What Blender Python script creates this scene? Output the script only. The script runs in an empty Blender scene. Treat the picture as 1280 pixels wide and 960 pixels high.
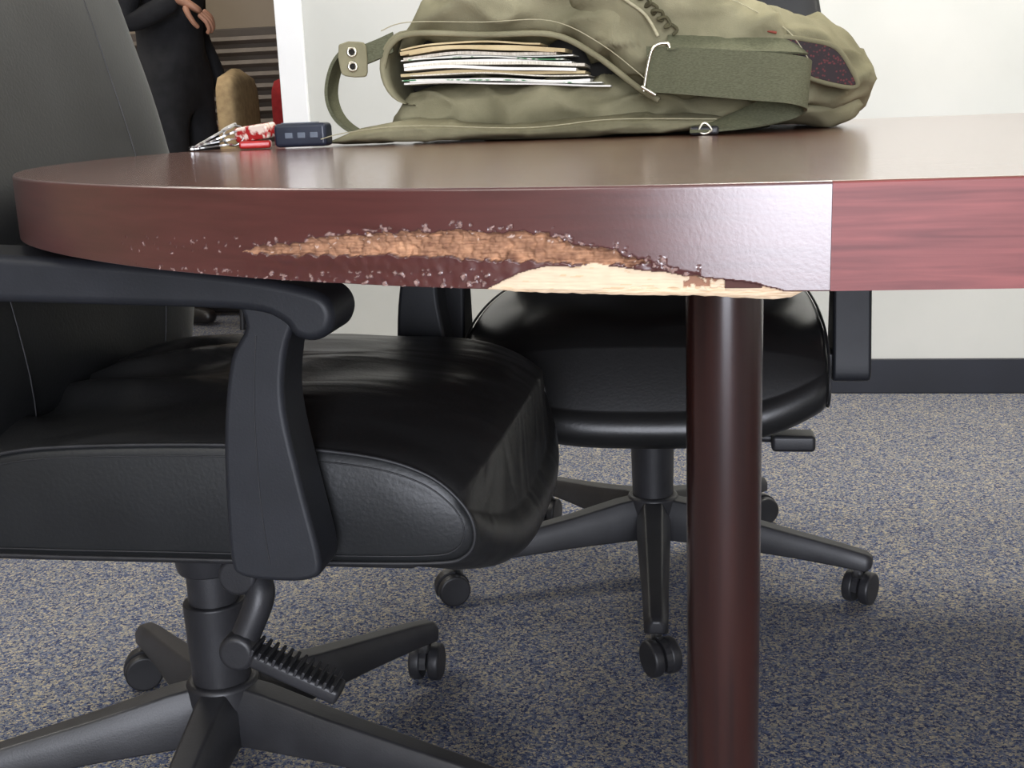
import bpy, bmesh, math, random
from mathutils import Vector, Matrix, noise
random.seed(4)
scene=bpy.context.scene
scene.view_settings.view_transform='Standard'
scene.view_settings.look='None'
scene.view_settings.exposure=0.12
COL=scene.collection

# ------------------------------------------------------------------ helpers
def lin(r,g,b):
    def c(x):
        x/=255.0
        return x/12.92 if x<=0.04045 else ((x+0.055)/1.055)**2.4
    return (c(r),c(g),c(b),1.0)

def new_mat(name):
    m=bpy.data.materials.new(name); m.use_nodes=True
    nt=m.node_tree; b=nt.nodes['Principled BSDF']
    return m,nt,b

def noise_mat(name,c1,c2,scale=8,rough=.5,bump=0.0,bscale=200,stretch=(1,1,1),spec=.5,metal=0,detail=4,dist=0.002,sheen=0,coat=0,ramp=(.35,.65)):
    m,nt,b=new_mat(name)
    tc=nt.nodes.new('ShaderNodeTexCoord'); mp=nt.nodes.new('ShaderNodeMapping')
    mp.inputs['Scale'].default_value=stretch
    nt.links.new(tc.outputs['Object'],mp.inputs['Vector'])
    n=nt.nodes.new('ShaderNodeTexNoise'); n.inputs['Scale'].default_value=scale; n.inputs['Detail'].default_value=detail
    nt.links.new(mp.outputs[0],n.inputs['Vector'])
    r=nt.nodes.new('ShaderNodeValToRGB'); r.color_ramp.elements[0].position=ramp[0]; r.color_ramp.elements[1].position=ramp[1]
    r.color_ramp.elements[0].color=c1; r.color_ramp.elements[1].color=c2
    nt.links.new(n.outputs['Fac'],r.inputs[0]); nt.links.new(r.outputs[0],b.inputs['Base Color'])
    b.inputs['Roughness'].default_value=rough; b.inputs['Specular IOR Level'].default_value=spec
    b.inputs['Metallic'].default_value=metal
    if sheen: b.inputs['Sheen Weight'].default_value=sheen
    if coat: b.inputs['Coat Weight'].default_value=coat; b.inputs['Coat Roughness'].default_value=.15
    if bump:
        n2=nt.nodes.new('ShaderNodeTexNoise'); n2.inputs['Scale'].default_value=bscale; n2.inputs['Detail'].default_value=3
        nt.links.new(mp.outputs[0],n2.inputs['Vector'])
        bp=nt.nodes.new('ShaderNodeBump'); bp.inputs['Strength'].default_value=bump; bp.inputs['Distance'].default_value=dist
        nt.links.new(n2.outputs['Fac'],bp.inputs['Height']); nt.links.new(bp.outputs[0],b.inputs['Normal'])
    return m

def mesh_obj(name,verts,faces,mat=None,parent=None,smooth=True):
    me=bpy.data.meshes.new(name); me.from_pydata([tuple(v) for v in verts],[],faces); me.update()
    o=bpy.data.objects.new(name,me); COL.objects.link(o)
    if mat: me.materials.append(mat)
    for p in me.polygons: p.use_smooth=smooth
    bm=bmesh.new(); bm.from_mesh(me); bmesh.ops.recalc_face_normals(bm,faces=bm.faces); bm.to_mesh(me); bm.free()
    if parent: o.parent=parent
    return o

def empty(name,loc=(0,0,0),rz=0):
    e=bpy.data.objects.new(name,None); e.location=loc; e.rotation_euler=(0,0,rz); e.empty_display_size=.1
    COL.objects.link(e); return e

def bevel(o,w=.005,seg=3,wn=True):
    m=o.modifiers.new('bev','BEVEL'); m.width=w; m.segments=seg; m.limit_method='ANGLE'; m.angle_limit=math.radians(35)
    if wn: o.modifiers.new('wn','WEIGHTED_NORMAL')
    return o

def box(name,lo,hi,mat,parent=None,bev=.004,seg=2,rot=None):
    c=[(lo[i]+hi[i])/2 for i in range(3)]; h=[(hi[i]-lo[i])/2 for i in range(3)]
    v=[(sx*h[0],sy*h[1],sz*h[2]) for sx in(-1,1) for sy in(-1,1) for sz in(-1,1)]
    f=[(0,1,3,2),(4,6,7,5),(0,4,5,1),(2,3,7,6),(0,2,6,4),(1,5,7,3)]
    o=mesh_obj(name,v,f,mat,parent,smooth=bool(bev)); o.location=c
    if rot: o.rotation_euler=rot
    if bev: bevel(o,bev,seg)
    return o

def cyl(name,c,r,h,mat,parent=None,axis='Z',n=40,r2=None,bev=.003,rot=None):
    r2=r if r2 is None else r2
    v=[];f=[]
    for k in range(n):
        a=2*math.pi*k/n; v.append((r*math.cos(a),r*math.sin(a),-h/2))
    for k in range(n):
        a=2*math.pi*k/n; v.append((r2*math.cos(a),r2*math.sin(a),h/2))
    for k in range(n): f.append((k,(k+1)%n,n+(k+1)%n,n+k))
    f.append(tuple(range(n))[::-1]); f.append(tuple(range(n,2*n)))
    o=mesh_obj(name,v,f,mat,parent); o.location=c
    if rot: o.rotation_euler=rot
    elif axis=='X': o.rotation_euler=(0,math.pi/2,0)
    elif axis=='Y': o.rotation_euler=(math.pi/2,0,0)
    if bev: bevel(o,bev,2)
    return o

def catmull(pts,n,closed=False):
    P=[Vector(p) for p in pts]; out=[]; m=len(P); segs=m if closed else m-1
    for i in range(segs):
        if closed: p0,p1,p2,p3=P[(i-1)%m],P[i],P[(i+1)%m],P[(i+2)%m]
        else: p0,p1,p2,p3=P[max(i-1,0)],P[i],P[i+1],P[min(i+2,m-1)]
        for k in range(n):
            t=k/n
            out.append(0.5*((2*p1)+(p2-p0)*t+(2*p0-5*p1+4*p2-p3)*t*t+(3*p1-p0-3*p2+p3)*t**3))
    if not closed: out.append(P[-1].copy())
    return out

def tube(name,pts,r,mat,parent=None,n=6,closed=False,smoothpath=True,radii=None):
    pp=catmull(pts,n,closed) if smoothpath else [Vector(p) for p in pts]
    cu=bpy.data.curves.new(name,'CURVE'); cu.dimensions='3D'; cu.bevel_depth=r; cu.bevel_resolution=3; cu.use_fill_caps=True
    s=cu.splines.new('POLY'); s.points.add(len(pp)-1)
    for i,p in enumerate(pp): s.points[i].co=(p[0],p[1],p[2],1)
    s.use_cyclic_u=closed
    o=bpy.data.objects.new(name,cu); COL.objects.link(o); cu.materials.append(mat)
    if parent: o.parent=parent
    return o

def loft(name,rings,mat,parent=None,cap=True,smooth=True,closed=True):
    n=len(rings[0]); v=[p for r in rings for p in r]; f=[]
    for i in range(len(rings)-1):
        for k in range(n if closed else n-1):
            a=i*n+k; b=i*n+(k+1)%n; f.append((a,b,b+n,a+n))
    if cap and closed:
        f.append(tuple(range(n))[::-1]); f.append(tuple(range((len(rings)-1)*n,len(rings)*n)))
    return mesh_obj(name,v,f,mat,parent,smooth)

def extrude_y(name,poly,y0,y1,mat,parent=None,bev=.006,seg=3,sm=4):
    if sm: 
        pp=catmull([(p[0],0,p[1]) for p in poly],sm,True); poly=[(p.x,p.z) for p in pp]
    n=len(poly)
    v=[(x,y0,z) for x,z in poly]+[(x,y1,z) for x,z in poly]
    f=[tuple(range(n)),tuple(range(n,2*n))[::-1]]+[(k,(k+1)%n,n+(k+1)%n,n+k) for k in range(n)]
    o=mesh_obj(name,v,f,mat,parent)
    if bev:
        m=o.modifiers.new('bev','BEVEL'); m.width=bev; m.segments=seg; m.limit_method='ANGLE'; m.angle_limit=math.radians(50)
        o.modifiers.new('wn','WEIGHTED_NORMAL')
    return o

def interp(x,tab):
    if x<=tab[0][0]: return tab[0][1]
    for (a,b),(c,d) in zip(tab,tab[1:]):
        if x<=c: return b+(d-b)*(x-a)/(c-a)
    return tab[-1][1]

def ribbon(name,path,width,mat,parent=None,th=.0022,n=8):
    pp=catmull(path,n); N=len(pp)
    if isinstance(width,list): ww=catmull(width,n)
    else: ww=[Vector(width)]*N
    rings=[]
    for i,p in enumerate(pp):
        t=(pp[min(i+1,N-1)]-pp[max(i-1,0)]).normalized(); w=ww[i]; nn=t.cross(w).normalized()*th/2
        rings.append([p-w/2-nn,p-w/2+nn,p-w/4+nn,p+nn,p+w/4+nn,p+w/2+nn,p+w/2-nn,p+w/4-nn,p-nn,p-w/4-nn])
    o=loft(name,rings,mat,parent); 
    for q in o.data.polygons: q.use_smooth=False
    return o

# ------------------------------------------------------------------ materials
M_leather=noise_mat('black_leather',(.009,.0095,.010,1),(.015,.016,.017,1),6,.42,.25,260,dist=.0010,spec=.42)
def leather_wrinkle(name,base,rough):
    m,nt,b=new_mat(name)
    b.inputs['Base Color'].default_value=base; b.inputs['Roughness'].default_value=rough; b.inputs['Specular IOR Level'].default_value=.5
    tc=nt.nodes.new('ShaderNodeTexCoord'); mp=nt.nodes.new('ShaderNodeMapping'); mp.inputs['Scale'].default_value=(.9,2.2,.9)
    mp.inputs['Rotation'].default_value=(0,0,.5)
    nt.links.new(tc.outputs['Object'],mp.inputs['Vector'])
    n1=nt.nodes.new('ShaderNodeTexNoise'); n1.inputs['Scale'].default_value=7; n1.inputs['Detail'].default_value=1.4; n1.inputs['Distortion'].default_value=.9
    n2=nt.nodes.new('ShaderNodeTexNoise'); n2.inputs['Scale'].default_value=280; n2.inputs['Detail'].default_value=2
    nt.links.new(mp.outputs[0],n1.inputs['Vector']); nt.links.new(tc.outputs['Object'],n2.inputs['Vector'])
    b1=nt.nodes.new('ShaderNodeBump'); b1.inputs['Strength'].default_value=.32; b1.inputs['Distance'].default_value=.018
    b2=nt.nodes.new('ShaderNodeBump'); b2.inputs['Strength'].default_value=.2; b2.inputs['Distance'].default_value=.001
    nt.links.new(n1.outputs['Fac'],b1.inputs['Height']); nt.links.new(n2.outputs['Fac'],b2.inputs['Height'])
    nt.links.new(b1.outputs[0],b2.inputs['Normal']); nt.links.new(b2.outputs[0],b.inputs['Normal'])
    return m
M_leather_top=leather_wrinkle('black_leather_soft',(.012,.012,.012,1),.38)
M_leather_gloss=noise_mat('black_leather_smooth',(.010,.010,.010,1),(.014,.014,.014,1),6,.30,.15,260,dist=.0008,spec=.5)
M_plastic=noise_mat('black_plastic',(.014,.014,.016,1),(.022,.022,.025,1),20,.45,.3,500,dist=.0006)
M_armpad=noise_mat('arm_urethane',(.010,.011,.014,1),(.014,.015,.019,1),20,.5,.2,500,dist=.0005,spec=.4)
M_stitch=noise_mat('piping',(.012,.012,.013,1),(.02,.02,.022,1),50,.5)
M_steel=noise_mat('steel',(.5,.5,.5,1),(.7,.7,.7,1),30,.3,metal=1)
M_brass=noise_mat('pale_metal',(.65,.62,.5,1),(.85,.82,.7,1),30,.3,metal=1)

# ------------------------------------------------------------------ room
def carpet():
    m,nt,b=new_mat('carpet_speckled')
    tc=nt.nodes.new('ShaderNodeTexCoord')
    v=nt.nodes.new('ShaderNodeTexVoronoi'); v.inputs['Scale'].default_value=330
    n0=nt.nodes.new('ShaderNodeTexNoise'); n0.inputs['Scale'].default_value=300; n0.inputs['Detail'].default_value=0
    ad=nt.nodes.new('ShaderNodeMixRGB'); ad.blend_type='ADD'; ad.inputs[0].default_value=.006
    nt.links.new(tc.outputs['Object'],ad.inputs[1]); nt.links.new(n0.outputs['Color'],ad.inputs[2])
    nt.links.new(tc.outputs['Object'],n0.inputs['Vector'])
    nt.links.new(ad.outputs[0],v.inputs['Vector'])
    sp=nt.nodes.new('ShaderNodeSeparateColor'); nt.links.new(v.outputs['Color'],sp.inputs[0])
    r=nt.nodes.new('ShaderNodeValToRGB'); cr=r.color_ramp; cr.interpolation='CONSTANT'
    stops=[(0,lin(58,67,98)),(.2,lin(86,95,120)),(.38,lin(121,124,134)),(.56,lin(150,146,137)),(.76,lin(178,168,146)),(.90,lin(98,108,134))]
    cr.elements[0].color=stops[0][1]; cr.elements[1].position=stops[1][0]; cr.elements[1].color=stops[1][1]
    for p,c in stops[2:]:
        e=cr.elements.new(p); e.color=c
    nt.links.new(sp.outputs[0],r.inputs[0])
    n1=nt.nodes.new('ShaderNodeTexNoise'); n1.inputs['Scale'].default_value=90; n1.inputs['Detail'].default_value=3
    nt.links.new(tc.outputs['Object'],n1.inputs['Vector'])
    mx=nt.nodes.new('ShaderNodeMixRGB'); mx.blend_type='MULTIPLY'; mx.inputs[0].default_value=.3
    nt.links.new(r.outputs[0],mx.inputs[1]); nt.links.new(n1.outputs['Fac'],mx.inputs[2])
    nt.links.new(mx.outputs[0],b.inputs['Base Color'])
    b.inputs['Roughness'].default_value=.95; b.inputs['Specular IOR Level'].default_value=.15
    bp=nt.nodes.new('ShaderNodeBump'); bp.inputs['Strength'].default_value=.6; bp.inputs['Distance'].default_value=.003; bp.invert=True
    nt.links.new(v.outputs['Distance'],bp.inputs['Height']); nt.links.new(bp.outputs[0],b.inputs['Normal'])
    return m
M_wall=noise_mat('white_wall_paint',lin(196,197,192),lin(204,204,199),3,.7,.15,300,dist=.0006)
M_wall2=noise_mat('beige_wall_paint',lin(140,126,108),lin(148,134,116),3,.8)
M_trim=noise_mat('white_trim',lin(235,236,238),lin(242,243,245),3,.5)
M_base=noise_mat('navy_vinyl_baseboard',lin(16,19,29),lin(22,25,36),5,.5)
M_ceil=noise_mat('ceiling_tile',lin(215,215,210),lin(225,225,220),60,.9,.3,120)
WY=3.17
box('floor',(-5,-3,-.1),(3.5,5.7,0),carpet(),bev=0)
box('ceiling',(-5,-3,2.7),(3.5,5.7,2.8),M_ceil,bev=0)
box('wall_back',(-1.125,WY,0),(3.5,WY+.12,2.7),M_wall,bev=0)
box('baseboard_back',(-1.06,WY-.009,0.0),(3.5,WY,.095),M_base,bev=.003)
box('trim_1',(-1.135,WY-.012,0),(-1.06,WY+.132,2.7),M_trim,bev=.003)
box('wall_far',(-5,5.6,0),(3.5,5.7,2.7),M_wall2,bev=0)
box('wall_right',(3.5,-3,0),(3.6,5.7,2.7),M_wall,bev=0)
box('wall_left',(-5.1,-3,0),(-5,5.7,2.7),M_wall2,bev=0)
WX0,WX1,WZ0,WZ1=-.40,1.3,.10,2.3
wf=empty('wall_front')
box('wall_part_1',(-5,-3.1,0),(WX0,-3,2.7),M_wall,wf,bev=0)
box('wall_part_2',(WX1,-3.1,0),(3.5,-3,2.7),M_wall,wf,bev=0)
box('wall_part_3',(WX0,-3.1,0),(WX1,-3,WZ0),M_wall,wf,bev=0)
box('wall_part_4',(WX0,-3.1,WZ1),(WX1,-3,2.7),M_wall,wf,bev=0)
wn=empty('window_1')
for i,(a,b_) in enumerate([((WX0,-3.06,WZ0),(WX0+.05,-3.0,WZ1)),((WX1-.05,-3.06,WZ0),(WX1,-3.0,WZ1)),((WX0,-3.06,WZ0),(WX1,-3.0,WZ0+.05)),((WX0,-3.06,WZ1-.05),(WX1,-3.0,WZ1))]):
    box('frame_%d'%(i+1),a,b_,M_trim,wn,bev=.003)

def area(name,loc,rot,sx,sy,power,color=(1,1,1)):
    l=bpy.data.lights.new(name,'AREA'); l.shape='RECTANGLE'; l.size=sx; l.size_y=sy; l.energy=power; l.color=color
    o=bpy.data.objects.new(name,l); o.location=loc; o.rotation_euler=rot; COL.objects.link(o); return o
area('window_daylight',((WX0+WX1)/2,-3.08,(WZ0+WZ1)/2),(math.radians(90),0,0),WX1-WX0-.05,WZ1-WZ0-.05,200,(.87,.90,1))
M_panel,nt,b=new_mat('light_diffuser'); b.inputs['Emission Color'].default_value=(1,.96,.9,1); b.inputs['Emission Strength'].default_value=3; b.inputs['Base Color'].default_value=(.9,.9,.9,1)
for i,(x,y,pw) in enumerate([(.6,2.4,50),(-2.2,1.6,28),(2.4,1.2,28),(-2.6,4.3,14),(-1.6,-1.2,16),(1.6,-1.2,14)]):
    box('ceiling_light' if i==0 else 'ceiling_light.%03d'%i,(x-.6,y-.3,2.67),(x+.6,y+.3,2.7),M_panel,bev=0)
    area('ceiling_lamp_%d'%i,(x,y,2.66),(0,0,0),1.2,.6,pw,(1,.95,.85))
w=bpy.data.worlds.new('World'); scene.world=w; w.use_nodes=True
w.node_tree.nodes['Background'].inputs[0].default_value=(.75,.82,1,1); w.node_tree.nodes['Background'].inputs[1].default_value=.6

# ------------------------------------------------------------------ conference table
ZT=.75; TH=.0516; CY=1.26
def veneer(name,dark,light,rough,grain=(2,60,60),dmg=False,coat=.3,bumps=.15,crough=.2,spec=.5,bd=.0003,bs=420,cior=1.5):
    m,nt,b=new_mat(name)
    tc=nt.nodes.new('ShaderNodeTexCoord'); mp=nt.nodes.new('ShaderNodeMapping'); mp.inputs['Scale'].default_value=grain
    nt.links.new(tc.outputs['Object'],mp.inputs['Vector'])
    n=nt.nodes.new('ShaderNodeTexNoise'); n.inputs['Scale'].default_value=4; n.inputs['Detail'].default_value=6; n.inputs['Distortion'].default_value=.6
    nt.links.new(mp.outputs[0],n.inputs['Vector'])
    r=nt.nodes.new('ShaderNodeValToRGB'); r.color_ramp.elements[0].position=.3; r.color_ramp.elements[1].position=.7
    r.color_ramp.elements[0].color=dark; r.color_ramp.elements[1].color=light
    nt.links.new(n.outputs['Fac'],r.inputs[0])
    b.inputs['Roughness'].default_value=rough; b.inputs['Specular IOR Level'].default_value=spec
    b.inputs['Coat Weight'].default_value=coat; b.inputs['Coat Roughness'].default_value=crough; b.inputs['Coat IOR'].default_value=cior
    if bumps:
        n2=nt.nodes.new('ShaderNodeTexNoise'); n2.inputs['Scale'].default_value=bs; n2.inputs['Detail'].default_value=3
        nt.links.new(tc.outputs['Object'],n2.inputs['Vector'])
        bp=nt.nodes.new('ShaderNodeBump'); bp.inputs['Strength'].default_value=bumps; bp.inputs['Distance'].default_value=bd
        nt.links.new(n2.outputs['Fac'],bp.inputs['Height']); nt.links.new(bp.outputs[0],b.inputs['Normal']); nt.links.new(bp.outputs[0],b.inputs['Coat Normal'])
    if dmg:
        at=nt.nodes.new('ShaderNodeAttribute'); at.attribute_name='Dmg'
        ac=nt.nodes.new('ShaderNodeAttribute'); ac.attribute_name='Col'
        mx=nt.nodes.new('ShaderNodeMixRGB'); nt.links.new(at.outputs['Fac'],mx.inputs[0]); nt.links.new(r.outputs[0],mx.inputs[1]); nt.links.new(ac.outputs['Color'],mx.inputs[2])
        nt.links.new(mx.outputs[0],b.inputs['Base Color'])
        mr=nt.nodes.new('ShaderNodeMapRange'); nt.links.new(at.outputs['Fac'],mr.inputs[0]); mr.inputs[3].default_value=rough; mr.inputs[4].default_value=.85
        nt.links.new(mr.outputs[0],b.inputs['Roughness'])
        mc=nt.nodes.new('ShaderNodeMapRange'); nt.links.new(at.outputs['Fac'],mc.inputs[0]); mc.inputs[3].default_value=coat; mc.inputs[4].default_value=0
        nt.links.new(mc.outputs[0],b.inputs['Coat Weight'])
    else: nt.links.new(r.outputs[0],b.inputs['Base Color'])
    return m
M_top=veneer('mahogany_top',lin(88,43,29),lin(108,58,41),.30,(3,40,40),coat=.9,bumps=.3,crough=.13)
M_edge=veneer('mahogany_edge_veneer',lin(69,33,30),lin(83,42,39),.34,(3,3,40),dmg=True,coat=1.0,bumps=.12,crough=.25,bs=500,cior=1.65)
M_edge_r=veneer('mahogany_edge_solid',lin(92,37,36),lin(130,64,61),.5,(3,3,60),coat=.1,crough=.3,spec=.35,bumps=.1)
M_leg=noise_mat('dark_stained_wood_leg',lin(34,15,12),lin(48,22,17),4,.25,stretch=(30,30,1.5),coat=.4)
table=empty('conference_table')
ctrl=[(.061,.562),(-.03,.568),(-.11,.583),(-.18,.605),(-.26,.640),(-.36,.700),(-.467,.788),(-.55,.883),(-.612,1.0),(-.648,1.13),(-.66,1.26)]
front=catmull([(a,b_,0) for a,b_ in ctrl],60)
back=[Vector((p.x,2*CY-p.y,0)) for p in front[::-1]][1:]
pts=front+back[::6]
if (pts[-1]-back[-1]).length>1e-5: pts.append(back[-1])
dense=[]
for i in range(len(pts)-1):
    a,b_=pts[i],pts[i+1]; k=max(1,int((b_-a).length/.0005)) if a.x>-.42 and a.y<1.2 else 1
    for j in range(k): dense.append(a.lerp(b_,j/k))
dense.append(pts[-1]); pts=dense
N=len(pts)
TU=[(-.37,1.0),(-.325,.80),(-.262,.70),(-.245,.62),(-.223,.57),(-.194,.50),(-.162,.43),(-.125,.41),(-.092,.42),(-.068,.49),(-.044,.60),(-.018,.75),(-.002,.81),(.015,.85),(.032,.88),(.041,1.0),(.05,1.1)]
TM=[(-.262,.70),(-.245,.73),(-.194,.70),(-.15,.69),(-.108,.70),(-.068,.74),(-.045,.76),(-.03,.74)]
TC=[(-.112,1.05),(-.104,.97),(-.092,.84),(-.076,.77),(-.052,.745),(-.029,.79),(-.008,.85),(.01,.88),(.025,.93),(.04,1.0),(.05,1.1)]
def fbm(x,z,s,o=3,seed=0): 
    return noise.fractal(Vector((x*s,z*s,seed)),1.0,2.0,o)
def damage(x,t,z):
    if x<-.40 or x>.055: return 0,0,(0,0,0)
    rag=.045*fbm(x,z,160,3,1)+.03*fbm(x,z,60,2,5)
    tt=t+rag
    fib=noise.noise(Vector((x*40,z*1300,3)))*.6+noise.noise(Vector((x*140,z*2400,7)))*.4
    if x>-.112 and t+.018*fbm(x,z,90,2,9)>interp(x,TC):
        edge=.88+.10*fib
        c=(.72*edge,.56*edge,.39*edge)
        if fib<-.34: c=(.56,.39,.24)
        if .012<x<.030 and t<.97: return 1,.0015,(.07,.025,.020)
        if -.008<x<.012 and fbm(x,z,200,2,55)>.0: return 1,.004,(.26,.13,.08)
        return 1,.0030+.0005*fib+.0005*fbm(x,z,120,2,2),c
    tu=interp(x,TU)
    if -.262<x<.02 and tu<tt<interp(x,TM)+.4*max(0,rag) and not(x>-.03 and tt<tu+.02):
        big=fbm(x,z,110,3,61)
        d=.0045+.0018*fib+.0016*fbm(x,z,300,3,4)+.002*big
        k=.45+.45*fib+.45*big+.2*fbm(x,z,400,2,8)
        k=max(0,min(1,k))
        a=(.11,.042,.022);b_=(.50,.27,.15)
        c=tuple(a[i]+(b_[i]-a[i])*k for i in range(3))
        if fbm(x,z,420,2,14)>.5 and tt<tu+.10: c=(.50,.36,.29)
        return 1,d*min(1,(tt-tu)/.04+.25)*min(1,(x+.262)/.02),c
    n=fbm(x,z,260,3,21)
    lo=interp(x,[(-.36,.99),(-.30,.93),(-.25,.93),(-.17,.86),(-.14,.80),(-.11,.82),(-.09,1.0)])
    band= (x<-.09 and x>-.36 and t>lo+.04*fbm(x,z,80,2,30))
    band2=(abs(tt-tu)<.05 and x<.0 and x>-.25)
    band3=(x<-.24 and x>-.38 and abs(t-interp(x,[(-.38,.72),(-.3,.68),(-.24,.60)]))<.10)
    th=.30 if band else (.22 if band2 else (.58 if band3 else 9))
    if n>th:
        k=max(0,min(1,(n-th)*3)); w_=max(0,min(1,.45+.7*fbm(x,z,500,2,40)))
        return 1,-.0006*k+.001*(1-k),(.14+.22*w_,.075+.16*w_,.06+.15*w_)
    if -.262<x<.0 and tt>tu:
        return .0,(.0012+.0006*fbm(x,z,120,2,3))*min(1,(x+.262)/.03)*min(1,(tt-tu)/.05),(0,0,0)
    return 0,0,(0,0,0)
RR=.002
zl=[0.0,.0003,.0007,.0013,RR]
rows=zl+[RR+(TH-RR)*(i+1)/96 for i in range(96)]
verts=[];cols=[];dm=[]
for i,p in enumerate(pts):
    t_=(pts[min(i+1,N-1)]-pts[max(i-1,0)]).normalized(); nrm=Vector((-t_.y,t_.x,0))
    if nrm.dot(Vector((p.x+.0,p.y-CY,0)))<0 and p.x<0: nrm=-nrm
    if i<40: nrm=Vector((0,-1,0)) if nrm.y>0 else nrm
    if i>N-40: nrm=Vector((0,1,0)) if nrm.y<0 else nrm
    for j,dz in enumerate(rows):
        t=dz/TH; ins=0
        if dz<RR: ins=RR-math.sqrt(max(0,RR**2-(RR-dz)**2))
        m_,d_,c_=(0,0,(0,0,0))
        if p.y<1.0: m_,d_,c_=damage(p.x,t,-dz)
        q=p-nrm*(ins+d_)
        verts.append((q.x,q.y,ZT-dz)); cols.append(c_); dm.append(m_)
R=len(rows); faces=[]
for i in range(N-1):
    for j in range(R-1):
        a=i*R+j; faces.append((a,a+1,a+1+R,a+R))
nside=len(faces)
faces.append(tuple(i*R for i in range(N)))
faces.append(tuple(i*R+R-1 for i in range(N))[::-1])
o=mesh_obj('tabletop_rounded_end',verts,faces,M_edge,table)
me=o.data; me.materials.append(M_top)
for p in me.polygons:
    if p.index>=nside: p.material_index=1; p.use_smooth=False
me.attributes.new('Col','FLOAT_COLOR','POINT'); me.attributes.new('Dmg','FLOAT','POINT')
flat=[]
for c in cols: flat+= [c[0],c[1],c[2],1.0]
me.attributes['Col'].data.foreach_set('color',flat)
me.attributes['Dmg'].data.foreach_set('value',[float(x) for x in dm])
XE=2.6; y0,y1=.562,2*CY-.562
sec=[(y0+RR*(1-math.cos(math.pi/2*(k/4))),ZT-RR+RR*math.sin(math.pi/2*(k/4))) for k in range(5)]
ring=[(y0,ZT-TH)]+sec+[(2*CY-y,z) for y,z in sec[::-1]]+[(y1,ZT-TH)]
o=loft('tabletop_straight',[[(x,y,z) for y,z in ring] for x in (.0612,XE)],M_edge_r,table,smooth=False)
o.data.materials.append(M_top)
for p in o.data.polygons:
    if p.normal.z>.8: p.material_index=1
M_cream=noise_mat('bare_wood',(.48,.33,.20,1),(.72,.56,.39,1),6,.85,stretch=(20,20,300))
prof=[(-.112,0),(-.10,.0006),(-.085,.0014),(-.06,.0016),(-.03,.0020),(.0,.0022),(.02,.0034),(.035,.0042),(.044,.003),(.049,.0002)]
rg=[]
for k in range(60):
    x=-.112+.161*k/59; d=interp(x,prof)+.0005*noise.noise(Vector((x*200,0,0)))
    y=interp(-x,[(-.061,.562),(.03,.568),(.11,.583),(.18,.605)])+.0028
    zt=ZT-TH+.002
    rg.append([(x,y,zt),(x,y-.001,zt-.002-max(d,.0001)),(x,y+.0015,zt-.0022-max(d,.0001)),(x,y+.004,zt)])
loft('torn_splinter',rg,M_cream,table)
for i,(x,y) in enumerate([(.017,.80),(.04,1.72),(2.2,.80),(2.2,1.72)]):
    cyl('leg_%d'%(i+1),(x,y,(ZT-TH)/2),.0262,ZT-TH-.002,M_leg,table,n=64,bev=.002)
    cyl('leg_plate_%d'%(i+1),(x,y,ZT-TH-.004),.045,.006,M_plastic,table)

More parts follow.
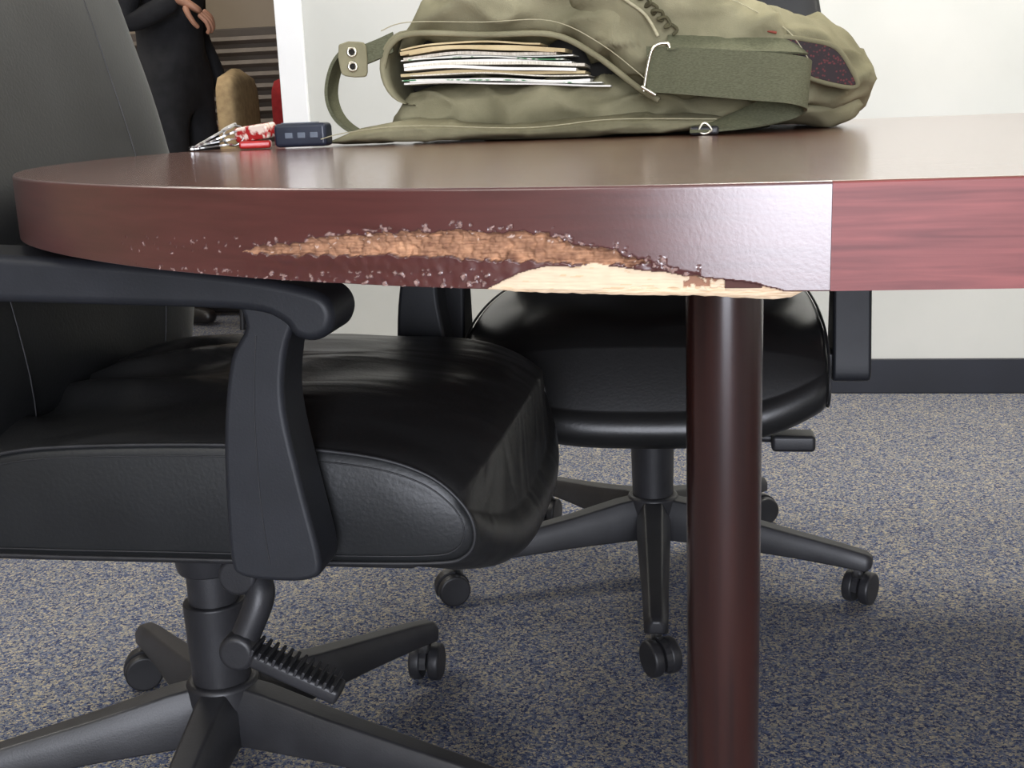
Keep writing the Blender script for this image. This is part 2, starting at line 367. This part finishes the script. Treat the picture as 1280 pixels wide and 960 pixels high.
# ------------------------------------------------------------------ office chairs
def chair(name,loc,rz,dz=0.0,base_a=0.0,paddle=True,topmat=None):
    E=empty(name,loc,rz)
    prof=[(-.16,.43),(-.15,.402),(-.06,.398),(.08,.398),(.2,.398),(.32,.400),(.352,.408),(.361,.43),(.350,.457),(.318,.483),(.26,.499),(.15,.507),(.0,.505),(-.08,.497),(-.145,.475)]
    P=[(p.x,p.z) for p in catmull([(a,0,b_) for a,b_ in prof],8,True)]
    W=.245
    ts=[-1,-.985,-.955]+[-.92+.04*k for k in range(47)]+[.955,.985,1]
    rings=[]
    fold=.011 if paddle else .003
    for t in ts:
        g=1-abs(t)**3.0; e=0.010 if abs(t)==1 else (.002 if abs(t)>.98 else 0)
        r=[]
        for x,z in P:
            cx,cz=.1,.45
            if z>.46: z2=z+.030*g*(1-.3*max(0,-x)/.15)
            else: z2=z
            if z<=.46 and x>.2: z2-=.050*g*min(1,(x-.2)/.12)
            x2=x+(.034*g*max(0,(x-.2)/.16) if x>.2 else 0)
            if z>.48:
                z2+=.006*g*noise.noise(Vector((x*9,t*3,5)))
                if x<.28:
                    dx,dy=x+.17,t*W+.03; rr=math.hypot(dx,dy); an=math.atan2(dy,dx)
                    s_=math.sin(an*9+2.5*noise.noise(Vector((x*6,t*2,9))))
                    z2+=fold*g*math.exp(-((rr-.14)/.12)**2)*(abs(s_)**.7*math.copysign(1,s_))
            x2+= -e*(1 if x>cx else -1)*min(1,abs(x-cx)/.1); z2+= -e*(1 if z>cz else -1)*min(1,abs(z-cz)/.03)
            r.append((x2,t*W,z2+dz))
        rings.append(r)
    o=loft('seat_cushion',rings,topmat,E); o.data.materials.append(M_leather)
    for p in o.data.polygons:
        if abs(p.normal.y)>.8 : p.material_index=1
    for s in(-1,1):
        tube('seat_piping_%s'%('a' if s<0 else 'b'),[(x,s*(W-.0015),z+dz+.0008) for x,z in P],.0018,M_stitch,E,smoothpath=False,closed=True)
        inn=[(.1+(x-.1)*.965,s*(W+.0003),.45+(z-.45)*.84+dz) for x,z in P]
        tube('seat_stitch_%s'%('a' if s<0 else 'b'),inn,.0007,M_stitch,E,smoothpath=False,closed=True)
    LV=[(.40,.19,-.125,.045),(.45,.225,-.112,.07),(.55,.255,-.10,.09),(.65,.275,-.105,.09),(.75,.286,-.128,.085),(.85,.284,-.150,.08),(.95,.272,-.172,.075),(1.04,.25,-.192,.068),(1.10,.215,-.205,.055),(1.13,.17,-.212,.04),(1.145,.10,-.215,.018)]
    LVs=catmull([(a,b_,c) for a,b_,c,d in LV],4); TVs=catmull([(a,d,0) for a,b_,c,d in LV],4)
    rings=[];K=56
    for (z,w_,xf),(z_,th,_) in zip(LVs,TVs):
        r=[]
        for k in range(K):
            a=2*math.pi*k/K; cy,sy=math.cos(a),math.sin(a)
            y=w_*math.copysign(abs(cy)**.75,cy); x=th/2*math.copysign(abs(sy)**.55,sy)
            x+=xf-th/2+.022*(y/w_)**2*(w_/.28)+.004*noise.noise(Vector((y*7,z*7,1)))
            r.append((x,y,z+dz))
        rings.append(r)
    loft('backrest',rings,M_leather,E)
    for s in(-1,1):
        pl2=[]
        for (z,w_,xf),(z_,th,_) in list(zip(LVs,TVs))[4:-6]:
            y=s*w_*.60; ca=.6**(1/.75); sa=math.sqrt(1-ca*ca)
            x=th/2*sa**.55+xf-th/2+.022*.36*(w_/.28)+.004*noise.noise(Vector((y*7,z*7,1)))
            pl2.append((x-.0002,y,z+dz))
        tube('back_seam_%s'%('a' if s<0 else 'b'),pl2,.0011,M_stitch,E,smoothpath=False)
    box('back_support',(-.235,-.04,.36+dz),(-.195,.04,.70+dz),M_plastic,E,.01)
    box('back_bracket',(-.22,-.035,.345+dz),(-.05,.035,.375+dz),M_plastic,E,.008)
    pad=[(-.17,.690),(-.06,.692),(.1,.680),(.2,.668),(.245,.659),(.265,.651),(.272,.637),(.267,.622),(.253,.615),(.238,.619),(.228,.631),(.2,.640),(.1,.645),(-.03,.650),(-.15,.655),(-.185,.672)]
    post=[(.19,.655),(.196,.627),(.181,.600),(.170,.545),(.165,.48),(.164,.428),(.171,.413),(.2,.409),(.232,.411),(.243,.426),(.233,.489),(.223,.559),(.228,.605),(.240,.640),(.22,.655)]
    for s in(-1,1):
        nm='near' if s<0 else 'far'
        extrude_y('arm_pad_'+nm,[(x,z+dz) for x,z in pad],s*.284-.033,s*.284+.033,M_armpad,E,.012,4)
        extrude_y('arm_post_'+nm,[(x,z+dz) for x,z in post],s*.286-.026,s*.286+.026,M_armpad,E,.012,4)
        seam=[(.205,s*.3122,.62+dz),(.198,s*.3122,.56+dz),(.196,s*.3122,.48+dz),(.199,s*.3122,.425+dz)]
        tube('arm_seam_'+nm,seam,.0005,M_stitch,E)
        a,b_=sorted((s*.235,s*.272)); box('arm_bolt_plate_'+nm,(.176,a,.414+dz),(.228,b_,.45+dz),M_plastic,E,.003)
    box('seat_pan',(-.14,-.20,.372+dz),(.30,.20,.402+dz),M_plastic,E,.012)
    v=[(-.10,-.17,.385),(.19,-.17,.385),(.19,.17,.385),(-.10,.17,.385),(-.065,-.07,.325),(.11,-.07,.325),(.11,.07,.325),(-.065,.07,.325)]
    o=mesh_obj('tilt_mechanism',[(a,b_,c+dz) for a,b_,c in v],[(0,1,2,3),(7,6,5,4),(0,4,5,1),(1,5,6,2),(2,6,7,3),(3,7,4,0)],M_plastic,E); bevel(o,.01)
    cyl('column_collar',(0,0,.31+dz*2),.037,.045,M_plastic,E,r2=.045)
    cyl('gas_column',(0,0,.27),.029,.10+dz,M_plastic,E)
    cyl('column_sleeve',(0,0,.185),.033,.13,M_plastic,E,r2=.036)
    cyl('hub',(0,0,.115),.046,.075,M_plastic,E,r2=.042,bev=.006)
    R0=.335
    for k in range(5):
        a=base_a-rz+k*2*math.pi/5; A=Matrix.Rotation(a,4,'Z')
        rings=[]
        for r_,w_,zb,zt_ in [(.02,.027,.080,.150),(.06,.027,.080,.145),(.14,.024,.078,.128),(.24,.020,.072,.110),(.31,.018,.066,.098),(R0+.012,.017,.062,.090),(R0+.022,.010,.066,.084)]:
            rr=[(-w_,zb),(w_,zb),(w_,zb+(zt_-zb)*.6),(w_*.55,zt_),(-w_*.55,zt_),(-w_,zb+(zt_-zb)*.6)]
            rings.append([tuple(A@Vector((r_,y,z))) for y,z in rr])
        o=loft('base_arm_%d'%(k+1),rings,M_plastic,E); bevel(o,.003,2)
        C=A@Vector((R0,0,0)); ang=a+[.5,1.3,-.6,2.2,.1][k]
        B=Matrix.Rotation(ang,4,'Z')
        cyl('caster_stem_%d'%(k+1),(C.x,C.y,.062),.008,.03,M_steel,E,n=16,bev=0)
        for s in(-1,1):
            q=C+B@Vector((.012,s*.0135,0))
            cyl('caster_wheel_%d%s'%(k+1,'ab'[s>0]),(q.x,q.y,.0265),.0262,.017,M_plastic,E,rot=(math.pi/2,0,ang),bev=.004,n=32)
        hp=[]
        for t in range(13):
            th_=math.radians(-20+t*200/12); hp.append((.0285*math.cos(th_),.0265+.0285*math.sin(th_)))
        inn=[(x*.55,.0265+(z-.0265)*.55) for x,z in hp[::-1]]
        poly=hp+inn; n=len(poly)
        vv=[tuple(C+B@Vector((.012+x,y,z))) for y in(-.0045,.0045) for x,z in poly]
        mesh_obj('caster_hood_%d'%(k+1),vv,[tuple(range(n)),tuple(range(n,2*n))[::-1]]+[(i,(i+1)%n,n+(i+1)%n,n+i) for i in range(n)],M_plastic,E,smooth=False)
    if paddle:
        cyl('tilt_knob_arm',(.10,-.11,.345+dz),.020,.10,M_plastic,E,axis='Y',bev=.005)
        tube('lever_rod',[(.105,-.13,.345+dz),(.12,-.15,.325+dz),(.105,-.16,.285+dz)],.015,M_plastic,E)
        cyl('lever_ball',(.10,-.165,.272+dz),.019,.03,M_plastic,E,axis='Y',bev=.006)
        box('ribbed_paddle',(.110,-.18,.239+dz),(.205,-.15,.255+dz),M_plastic,E,.004,rot=(0,.42,0))
        for k in range(12):
            x=.118+.0072*k; z=.263-(x-.157)*.44+dz
            box('paddle_rib_%d'%(k+1),(x-.0015,-.182,z-.009),(x+.0018,-.148,z-.001),M_plastic,E,.0008,rot=(0,.42,0))
    else:
        tube('lever_rod',[(.10,.05,.340+dz),(.11,.10,.315+dz),(.112,.14,.297+dz),(.115,.20,.294+dz)],.007,M_plastic,E)
        box('lever_paddle',(.095,.185,.278+dz),(.14,.250,.304+dz),M_plastic,E,.006)
    return E
chair('office_chair',(-.554,1.18,0),0,0,math.radians(59.5),paddle=True,topmat=M_leather_top)
chair('office_chair.001',(-.077,1.865,0),-math.pi/2,-.012,math.radians(-90+2.8),paddle=False,topmat=M_leather_gloss)

# ------------------------------------------------------------------ messenger bag
def canvas(name,c1,c2,wv=900):
    return noise_mat(name,c1,c2,9,.95,.5,wv,dist=.0015,spec=.1,detail=6)
M_canvas=canvas('olive_canvas',lin(112,108,85),lin(148,143,116))
M_canvas_d=canvas('olive_canvas_dark',lin(66,64,48),lin(86,82,62))  # darker olive tone, used on the drawcord
M_web=noise_mat('olive_webbing',lin(90,91,72),lin(106,107,86),300,.9,.8,700,stretch=(1,1,4),dist=.001,spec=.1)
M_thread=noise_mat('khaki_thread',lin(158,152,124),lin(172,166,138),200,.9)
M_dark=noise_mat('opening_shade',(.012,.011,.009,1),(.02,.018,.015,1),20,.95)  # near-black colour stands in for the shade inside openings
bag=empty('messenger_bag',(0,0,0))
def pillow(name,xs,zlo,zhi,ylo,yhi,mat,wr=.006,seed=0,e1=.55,K=84,nx=130):
    x0,x1=xs; rings=[]
    for i in range(nx+1):
        u=i/nx; x=x0+(x1-x0)*u
        endf=(1-abs(2*u-1)**12)**.5 if 0<i<nx else .03
        zl_,zh=interp(x,zlo),interp(x,zhi); yl,yh=interp(x,ylo),interp(x,yhi)
        cz,hz=(zl_+zh)/2,(zh-zl_)/2*endf; cy,hy=(yl+yh)/2,(yh-yl)/2*(.9+.1*endf)
        r=[]
        for k in range(K):
            a=2*math.pi*k/K; c,s=math.cos(a),math.sin(a)
            y=cy+hy*math.copysign(abs(c)**e1,c); z=cz+hz*math.copysign(abs(s)**.7,s)
            q=Vector((x*6+z*8,y*8+seed,z*18-x*6))
            n1=noise.noise(q*1.2+Vector((3,1,seed))); rd=1/(1+(n1*7)**2)
            n2=noise.noise(Vector((x*12-z*18,y*6,z*24+x*12+seed))); rd2=1/(1+(n2*8)**2)
            d=wr*(noise.fractal(q,1,2,2)*.8+.9*(rd-.35)+.55*(rd2-.35))*min(1,hz/.012)*(.4+.6*endf)
            r.append((x,y+d*c,max(ZT+.0012,z+d*s*.8)))
        rings.append(r)
    return loft(name,rings,mat,bag)
c_=lambda v:[(-1,v),(1,v)]
pillow('lower_body',(-.385,.195),c_(.7515),[(-.385,.80),(-.36,.826),(-.3,.826),(-.2,.822),(-.11,.818),(0,.81),(.19,.80)],[(-.385,1.46),(-.33,1.435),(0,1.43),(.19,1.47)],c_(1.74),M_canvas,.015,3)
pillow('front_flap',(-.462,.035),c_(.7512),[(-.462,.757),(-.42,.770),(-.34,.778),(-.2,.770),(-.1,.776),(.035,.772)],[(-.462,1.43),(-.40,1.40),(-.2,1.385),(.035,1.385)],c_(1.50),M_canvas,.005,11,.8)
pillow('upper_body',(-.375,.210),[(-.375,.850),(-.34,.872),(-.2,.870),(-.15,.862),(-.10,.83),(-.06,.80),(0,.785),(.1,.775),(.17,.760),(.21,.765)],
       [(-.375,.868),(-.362,.900),(-.33,.922),(-.25,.938),(-.15,.950),(-.05,.945),(.02,.918),(.07,.893),(.12,.878),(.17,.866),(.21,.846)],
       [(-.375,1.47),(-.30,1.435),(-.15,1.42),(0,1.40),(.12,1.42),(.21,1.47)],c_(1.76),M_canvas,.018,20)
pillow('flap_layer',(-.155,.10),[(-.155,.89),(-.12,.855),(-.06,.80),(-.02,.79),(.1,.82)],[(-.155,.955),(-.1,.955),(-.04,.935),(.02,.912),(.1,.882)],
       [(-.155,1.425),(-.08,1.395),(0,1.385),(.1,1.40)],c_(1.6),M_canvas,.014,31)
rg=[]
for k in range(15):
    a=math.radians(90+180*k/14); cx,cz=-.352,.840
    x=cx+.036*math.cos(a); z=cz+.044*math.sin(a)
    rg.append([(x,y,z+.004*math.sin(y*70)) for y in (1.44,1.47,1.52,1.6,1.7)]+[(x+.006,y,z) for y in (1.7,1.6,1.52,1.47,1.44)])
loft('side_gusset',rg,M_canvas,bag)
box('inside_shade_box',(-.365,1.50,.81),(-.09,1.70,.885),M_dark,bag,.01)  # black box added to paint the dark interior of the open bag
tube('opening_hem',[(-.385,1.445,.842),(-.372,1.437,.868),(-.34,1.430,.880),(-.25,1.42,.874),(-.17,1.413,.870),(-.12,1.40,.845),(-.07,1.388,.806),(-.045,1.383,.79)],.0036,M_canvas,bag)
tube('stitch_1',[(-.38,1.428,.885),(-.345,1.423,.893),(-.25,1.412,.888),(-.17,1.404,.885),(-.11,1.388,.855),(-.055,1.378,.81)],.0006,M_thread,bag)
tube('stitch_2',[(-.455,1.395,.760),(-.42,1.394,.767),(-.34,1.386,.772),(-.2,1.380,.765),(-.1,1.378,.771),(.02,1.379,.767)],.0006,M_thread,bag)
tube('stitch_3',[(.02,1.390,.905),(.06,1.395,.885),(.10,1.400,.860),(.125,1.400,.825)],.0006,M_thread,bag)
M_paper=noise_mat('newspaper',lin(196,188,170),lin(228,221,206),90,.9,stretch=(6,6,1))
M_paper2=noise_mat('white_paper',lin(230,227,218),lin(243,240,232),20,.9)
M_tan=noise_mat('manila_paper',lin(186,166,126),lin(204,186,146),20,.9)
M_green=noise_mat('green_print',lin(70,125,84),lin(226,226,216),70,.9,ramp=(.42,.5))
pp=empty('papers'); pp.parent=bag
z=.8205; i=0
while z<.864:
    th=random.choice([.0014,.0020,.0034,.0042]); u0=(z-.8205)/.0435
    x0=-.352+random.uniform(-.006,.010); x1=-.106-.065*u0+random.uniform(-.020,.012)
    y0_=1.410+random.uniform(0,.020); mt=[M_paper2,M_green,M_paper2,M_paper,M_tan,M_paper2,M_paper][i%7]
    if z>.857: mt=M_tan
    path=[]; ph=random.uniform(0,.8); tl=random.uniform(-.002,.003)
    for k in range(11):
        u=k/10; path.append((x0+(x1-x0)*u,(y0_+1.60)/2,z+.0018*math.sin(u*5+ph)-(.008*u*(1-u0))+.006*math.sin(u*3.1)*u0+tl*(u-.5)+.0006*math.sin(u*11+i)))
    ribbon('sheet_%d'%(i+1),path,(0,1.60-y0_,random.uniform(-.003,.003)),mt,pp,th=th,n=3)
    z+=th+random.uniform(.0001,.0009); i+=1
ribbon('strap_loop',[(-.058,1.374,.825),(-.01,1.352,.820),(.05,1.343,.813),(.092,1.344,.808),(.115,1.356,.803),(.120,1.378,.797),(.106,1.392,.786),(.07,1.385,.772),(.02,1.368,.760),(-.01,1.36,.757)],
       [(0.0,.006,.050),(0,.006,.051),(0,.004,.052),(0,.004,.052),(0.004,0,.052),(0.004,0.006,.050),(0,0.012,.044),(0,.03,.028),(0,.042,.010),(0,.045,.004)],M_web,bag,.0028)
ribbon('strap_upper',[(-.035,1.374,.853),(.01,1.372,.850),(.06,1.374,.846),(.10,1.39,.844),(.125,1.42,.842)],(0,.030,.016),M_web,bag,.0025)
tube('d_ring',[(-.062,1.367,.801),(-.052,1.362,.845),(-.036,1.362,.852),(-.032,1.362,.846)],.0018,M_brass,bag)
tube('slider_bar',[(-.064,1.364,.806),(-.048,1.362,.796)],.0020,M_brass,bag,smoothpath=False)
box('clasp',(-.010,1.345,.7505),(.022,1.37,.760),M_plastic,bag,.003)
tube('clasp_ring',[(0.0,1.343,.756),(.006,1.342,.764),(.014,1.343,.756),(.006,1.344,.752)],.0012,M_brass,bag,closed=True)
cp=[]
for k in range(26):
    u=k/25; cp.append((-.082+.055*u+.005*math.sin(k*1.9),1.380-.004*math.cos(k*2.3),.925-.06*u+.004*math.cos(k*1.9)))
tube('drawcord',cp,.0019,M_canvas_d,bag)
tube('cord_2',[(-.105,1.392,.93),(-.085,1.385,.905),(-.06,1.378,.885),(-.045,1.37,.86)],.0018,M_thread,bag)
def meshmat():
    m,nt,b=new_mat('dark_mesh'); tc=nt.nodes.new('ShaderNodeTexCoord'); v=nt.nodes.new('ShaderNodeTexVoronoi'); v.inputs['Scale'].default_value=280
    nt.links.new(tc.outputs['Object'],v.inputs['Vector']); r=nt.nodes.new('ShaderNodeValToRGB')
    r.color_ramp.elements[0].color=lin(96,34,34); r.color_ramp.elements[0].position=.15; r.color_ramp.elements[1].color=lin(28,10,11); r.color_ramp.elements[1].position=.42
    nt.links.new(v.outputs['Distance'],r.inputs[0]); nt.links.new(r.outputs[0],b.inputs['Base Color'])
    b.inputs['Roughness'].default_value=.45; b.inputs['Specular IOR Level'].default_value=.12
    return m
pk=[(.092,.853),(.12,.850),(.152,.840),(.170,.815),(.176,.797),(.150,.800),(.118,.812),(.104,.832)]
extrude_y('mesh_pocket',pk,1.400,1.45,meshmat(),bag,.006)
tube('pocket_rim',[(x,1.402,z) for x,z in pk],.0030,M_canvas,bag,closed=True)
tube('zipper',[(.068,1.39,.864),(.078,1.392,.861),(.086,1.394,.859)],.0015,noise_mat('red_pull',lin(120,50,34),lin(140,66,44),40,.6),bag)
ribbon('left_strap',[(-.395,1.46,.862),(-.425,1.46,.868),(-.447,1.46,.850),(-.458,1.46,.815),(-.450,1.46,.785),(-.425,1.46,.765),(-.39,1.46,.760)],(0,.045,0.0),M_web,bag,.004)
o=extrude_y('grommet_tab',[(-.436,.872),(-.41,.874),(-.402,.868),(-.402,.838),(-.408,.832),(-.43,.834),(-.436,.842)],1.432,1.438,M_canvas,bag,.002,sm=2)
for i,z in enumerate((.862,.845)):
    pts_=[(-.419+.0050*math.cos(a),1.430,z+.0050*math.sin(a)) for a in [k*math.pi/6 for k in range(12)]]
    tube('grommet_%d'%(i+1),pts_,.0016,M_brass,bag,closed=True)
    cyl('grommet_hole_%d'%(i+1),(-.419,1.4315,z),.004,.002,M_dark,bag,axis='Y',bev=0,n=16)
ribbon('tab_strap',[(-.408,1.44,.858),(-.39,1.442,.864),(-.37,1.445,.872)],(0,.004,.024),M_web,bag,.005)

# ------------------------------------------------------------------ keys
kb=empty('key_ring',(0,0,0))
M_red=noise_mat('red_plastic',lin(170,30,35),lin(190,50,45),30,.3)
M_fob=noise_mat('fob_plastic',lin(28,34,48),lin(40,46,62),30,.35)
M_fobl=noise_mat('fob_button',lin(90,100,115),lin(110,118,130),30,.4)
box('remote_fob',(-.517,1.40,.7515),(-.450,1.43,.780),M_fob,kb,.005)
for i in range(3): box('fob_button_%d'%i,(-.502+.016*i,1.3985,.762),(-.492+.016*i,1.401,.769),M_fobl,kb,.001)
box('fob_label',(-.510,1.41,.7795),(-.465,1.425,.781),M_fobl,kb,.001)
box('red_tag',(-.566,1.40,.7515),(-.527,1.43,.761),M_red,kb,.003,rot=(0,0,.3))
box('picture_tag',(-.570,1.405,.762),(-.522,1.43,.780),noise_mat('printed_tag',lin(170,40,40),lin(235,215,200),90,.25,ramp=(.45,.55)),kb,.003,rot=(.1,-.1,-.2))
def key(name,x,y,z,ang,tilt,L=.05):
    K=empty(name); K.parent=kb; K.location=(x,y,z); K.rotation_euler=(0,tilt,ang)
    pts_=[(.010*math.cos(a)*1.1,.011*math.sin(a)) for a in [k*math.pi/8 for k in range(16)]]
    n=16; mesh_obj('bow',[(a,b_,s) for s in(-.001,.001) for a,b_ in pts_],[tuple(range(n))[::-1],tuple(range(n,2*n))]+[(i,(i+1)%n,n+(i+1)%n,n+i) for i in range(n)],M_steel,K,False)
    sh=[(.008,-.004),(.046,-.004),(.050,0),(.046,.0025),(.043,.001),(.039,.004),(.035,.0015),(.031,.004),(.027,.001),(.022,.0035),(.008,.004)]
    m=len(sh); mesh_obj('blade',[(a,b_,s) for s in(-.0009,.0009) for a,b_ in sh],[tuple(range(m)),tuple(range(m,2*m))[::-1]]+[(i,(i+1)%m,m+(i+1)%m,m+i) for i in range(m)],M_steel,K,False)
key('key_1',-.578,1.405,.763,math.radians(190),.15)
key('key_2',-.575,1.415,.772,math.radians(205),.35)
key('key_3',-.580,1.395,.757,math.radians(172),.08)
key('key_4',-.582,1.42,.778,math.radians(220),.45)
tube('split_ring',[(-.572+.014*math.cos(a),1.41+.006*math.sin(a),.768+.012*math.sin(a)) for a in [k*math.pi/8 for k in range(16)]],.0012,M_steel,kb,closed=True)

# ------------------------------------------------------------------ far room
M_slat=noise_mat('slat_grey',lin(105,95,84),lin(118,106,94),10,.6)
lv=empty('louvered_cabinet')
box('frame',(-3.0,5.42,.10),(-1.2,5.59,1.20),noise_mat('cabinet_grey',lin(80,72,64),lin(90,80,72),8,.7),lv,.006)
for k in range(19):
    box('slat_%d'%(k+1),(-2.96,5.395,.16+.054*k),(-1.24,5.435,.182+.054*k),M_slat,lv,.002,rot=(-.5,0,0))
box('cabinet_plinth',(-2.98,5.43,0),(-1.22,5.59,.1),M_slat,lv,.003)
def guest(name,loc,rz,c1,c2,w_=.25):
    E=empty(name,loc,rz); m=noise_mat(name+'_fabric',c1,c2,40,.9,.3,300)
    def pil(nm,c,h,e=.5):
        rings=[]
        for i in range(13):
            u=-1+2*i/12; f_=(1-abs(u)**6)**.4 if abs(u)<1 else .2
            rings.append([(c[0]+h[0]*f_*math.copysign(abs(math.cos(a))**e,math.cos(a)),c[1]+h[1]*f_*math.copysign(abs(math.sin(a))**e,math.sin(a)),c[2]+h[2]*u) for a in [k*2*math.pi/28 for k in range(28)]])
        loft(nm,rings,m,E)
    pil('seat',(0,0,.45),(w_,w_*.95,.04)); pil('backrest',(-w_*.85,0,.76),(.045,w_*.92,.21))
    for sx in(-1,1):
        for sy in(-1,1):
            tube('leg_%d%d'%(sx>0,sy>0),[(sx*w_*.8,sy*w_*.8,.43),(sx*w_*.9,sy*w_*.88,.012)],.011,M_plastic,E,smoothpath=False)
    for sy in(-1,1): tube('back_post_%d'%(sy>0),[(-w_*.8,sy*w_*.6,.42),(-w_*.95,sy*w_*.6,.6)],.011,M_plastic,E)
guest('guest_chair',(-1.52,4.35,0),.15,lin(178,150,110),lin(200,172,128),.24)
guest('guest_chair.001',(-1.52,5.0,0),-.1,lin(140,25,28),lin(160,35,35),.24)

def skinned(name,V,Ed,root,mat,parent,sub=2):
    me=bpy.data.meshes.new(name); me.from_pydata([v[:3] for v in V],Ed,[]); o=bpy.data.objects.new(name,me); COL.objects.link(o); o.parent=parent
    me.materials.append(mat)
    o.modifiers.new('skin','SKIN'); sv=me.skin_vertices[0].data
    for i,v in enumerate(V):
        sv[i].radius=(v[3],v[4] if len(v)>4 else v[3]); sv[i].use_root=(i==root)
    s=o.modifiers.new('sub','SUBSURF'); s.levels=sub; s.render_levels=sub
    for k in o.modifiers:
        if k.type=='SKIN': k.use_smooth_shade=True
    return o
M_cloth=noise_mat('black_clothing',(.012,.012,.014,1),(.02,.02,.023,1),20,.9,.3,200)
M_skin=noise_mat('skin',lin(176,126,100),lin(190,140,114),12,.55)
M_hair=noise_mat('dark_hair',lin(30,22,18),lin(48,36,28),60,.6,stretch=(1,1,.1))
M_shoe=noise_mat('shoe',lin(20,18,18),lin(30,26,24),20,.4)
pe=empty('standing_person',(-2.00,4.4,0),-.15)
V=[(0,0,.95,.12,.15),(-.01,0,1.08,.11,.135),(0,0,1.25,.12,.16),(0,0,1.38,.11,.16),(0,0,1.46,.06,.07),(0,0,1.50,.052),
   (-.01,-.19,1.40,.062),(-.04,-.235,1.13,.048),(.10,-.20,1.19,.040),(.155,-.17,1.215,.034),
   (-.01,.19,1.40,.062),(-.04,.235,1.13,.048),(.04,.22,.98,.040),(.07,.21,.90,.033),
   (0,-.10,.86,.095),(.02,-.105,.50,.065),(-.01,-.105,.13,.048),(-.01,-.105,.07,.045),
   (0,.10,.86,.095),(.03,.11,.50,.065),(.0,.12,.13,.048),(.0,.12,.07,.045)]
Ed=[(0,1),(1,2),(2,3),(3,4),(4,5),(3,6),(6,7),(7,8),(8,9),(3,10),(10,11),(11,12),(12,13),(0,14),(14,15),(15,16),(16,17),(0,18),(18,19),(19,20),(20,21)]
skinned('clothed_body',V,Ed,0,M_cloth,pe)
skinned('neck',[(0,0,1.46,.05),(.01,0,1.53,.048),(.015,0,1.58,.05)],[(0,1),(1,2)],0,M_skin,pe)
def head(parent):
    v=[];f=[];nu,nv=40,28
    for j in range(nv+1):
        ph=math.pi*j/nv; z=math.cos(ph)
        for i in range(nu):
            a=2*math.pi*i/nu; s=math.sin(ph)
            x=.095*s*math.cos(a); y=.075*s*math.sin(a)*(1-.18*max(0,-z)); zz=.118*z
            if x>0:
                x*=.95
                ay=abs(y)
                if abs(zz+.01)<.035 and ay<.016: x+=.020*(1-ay/.016)*(1-abs(zz+.012)/.036)
                if abs(zz-.012)<.016 and .014<ay<.046: x-=.008
                if abs(zz+.060)<.010 and ay<.026: x+=.005
                if zz<-.085 and ay<.03: x+=.010
            v.append((.02+x,y,1.66+zz))
    for j in range(nv):
        for i in range(nu): f.append((j*nu+i,j*nu+(i+1)%nu,(j+1)*nu+(i+1)%nu,(j+1)*nu+i))
    o=mesh_obj('head',v,f,M_skin,parent); s=o.modifiers.new('s','SUBSURF'); s.render_levels=1
    for sy in(-1,1):
        cyl('ear_%d'%(sy>0),(.012,sy*.076,1.655),.028,.010,M_skin,parent,axis='Y',bev=.004)
        cyl('eye_%d'%(sy>0),(.095,sy*.030,1.672),.010,.008,M_shoe,parent,axis='X',bev=.003)
    box('mouth',(.104,-.024,1.598),(.112,.024,1.606),noise_mat('lips',lin(150,80,75),lin(160,90,85),9,.5),parent,.003)
    v=[];f=[]
    for j in range(15):
        ph=math.radians(5+j*6.6)
        for i in range(nu):
            a=2*math.pi*i/nu; k=1.07
            front=max(0,math.cos(a)); z=math.cos(ph)
            lim=.45 if front>.3 else -.4
            z=max(z,lim) ; s=math.sqrt(max(0,1-z*z))
            v.append((.015+.098*k*s*math.cos(a),.077*k*s*math.sin(a),1.662+.118*k*z))
    for j in range(14):
        for i in range(nu): f.append((j*nu+i,j*nu+(i+1)%nu,(j+1)*nu+(i+1)%nu,(j+1)*nu+i))
    mesh_obj('hair',v,f,M_hair,parent)
head(pe)
def hand(parent,nm,C,dirv,pal):
    d=Vector(dirv).normalized(); n=Vector(pal).normalized(); s=d.cross(n).normalized(); C=Vector(C)
    def P(a,b_,c): return tuple(C+d*a+s*b_+n*c)
    skinned(nm+'_palm',[(*P(-.03,0,0),.026,.026),(*P(.0,0,0),.026,.020),(*P(.04,0,0),.038,.016),(*P(.085,0,.004),.038,.014)],[(0,1),(1,2),(2,3)],0,M_skin,parent)
    for i,(b_,L) in enumerate([(-.030,.064),(-.010,.074),(.010,.070),(.029,.056)]):
        q=[(*P(.075,b_*.9,.004),.0095),(*P(.088+L*.35,b_,.014),.009),(*P(.088+L*.6,b_,.036),.0085),(*P(.088+L*.5,b_,.056),.0075)]
        skinned(nm+'_finger_%d'%(i+1),q,[(0,1),(1,2),(2,3)],0,M_skin,parent)
    q=[(*P(.02,-.022,.004),.013),(*P(.045,-.046,.016),.011),(*P(.072,-.050,.034),.010),(*P(.09,-.040,.046),.008)]
    skinned(nm+'_thumb',q,[(0,1),(1,2),(2,3)],0,M_skin,parent)
hand(pe,'right_hand',(.165,-.165,1.215),(.7,.3,-.45),(-.5,.3,-1))
hand(pe,'left_hand',(.078,.207,.885),(.25,-.05,-1),(-.1,-1,0))
for sy in(-1,1):
    skinned('shoe_%d'%(sy>0),[(-.05,sy*.112,.045,.036,.042),(.05,sy*.115,.045,.04,.04),(.15,sy*.125,.035,.032,.028)],[(0,1),(1,2)],0,M_shoe,pe)

# ------------------------------------------------------------------ camera
p,r,yw,H,f=.2331,.0395,.1641,.7886,1454.18
cam=bpy.data.cameras.new('Camera'); co=bpy.data.objects.new('Camera',cam); COL.objects.link(co)
cam.sensor_width=36; cam.lens=f/1280*36; cam.clip_start=.02
R3=Matrix.Rotation(yw,4,'Z')@Matrix.Rotation(math.pi/2-p,4,'X')@Matrix.Rotation(-r,4,'Z')
co.matrix_world=Matrix.Translation((0,0,H))@R3
scene.camera=co
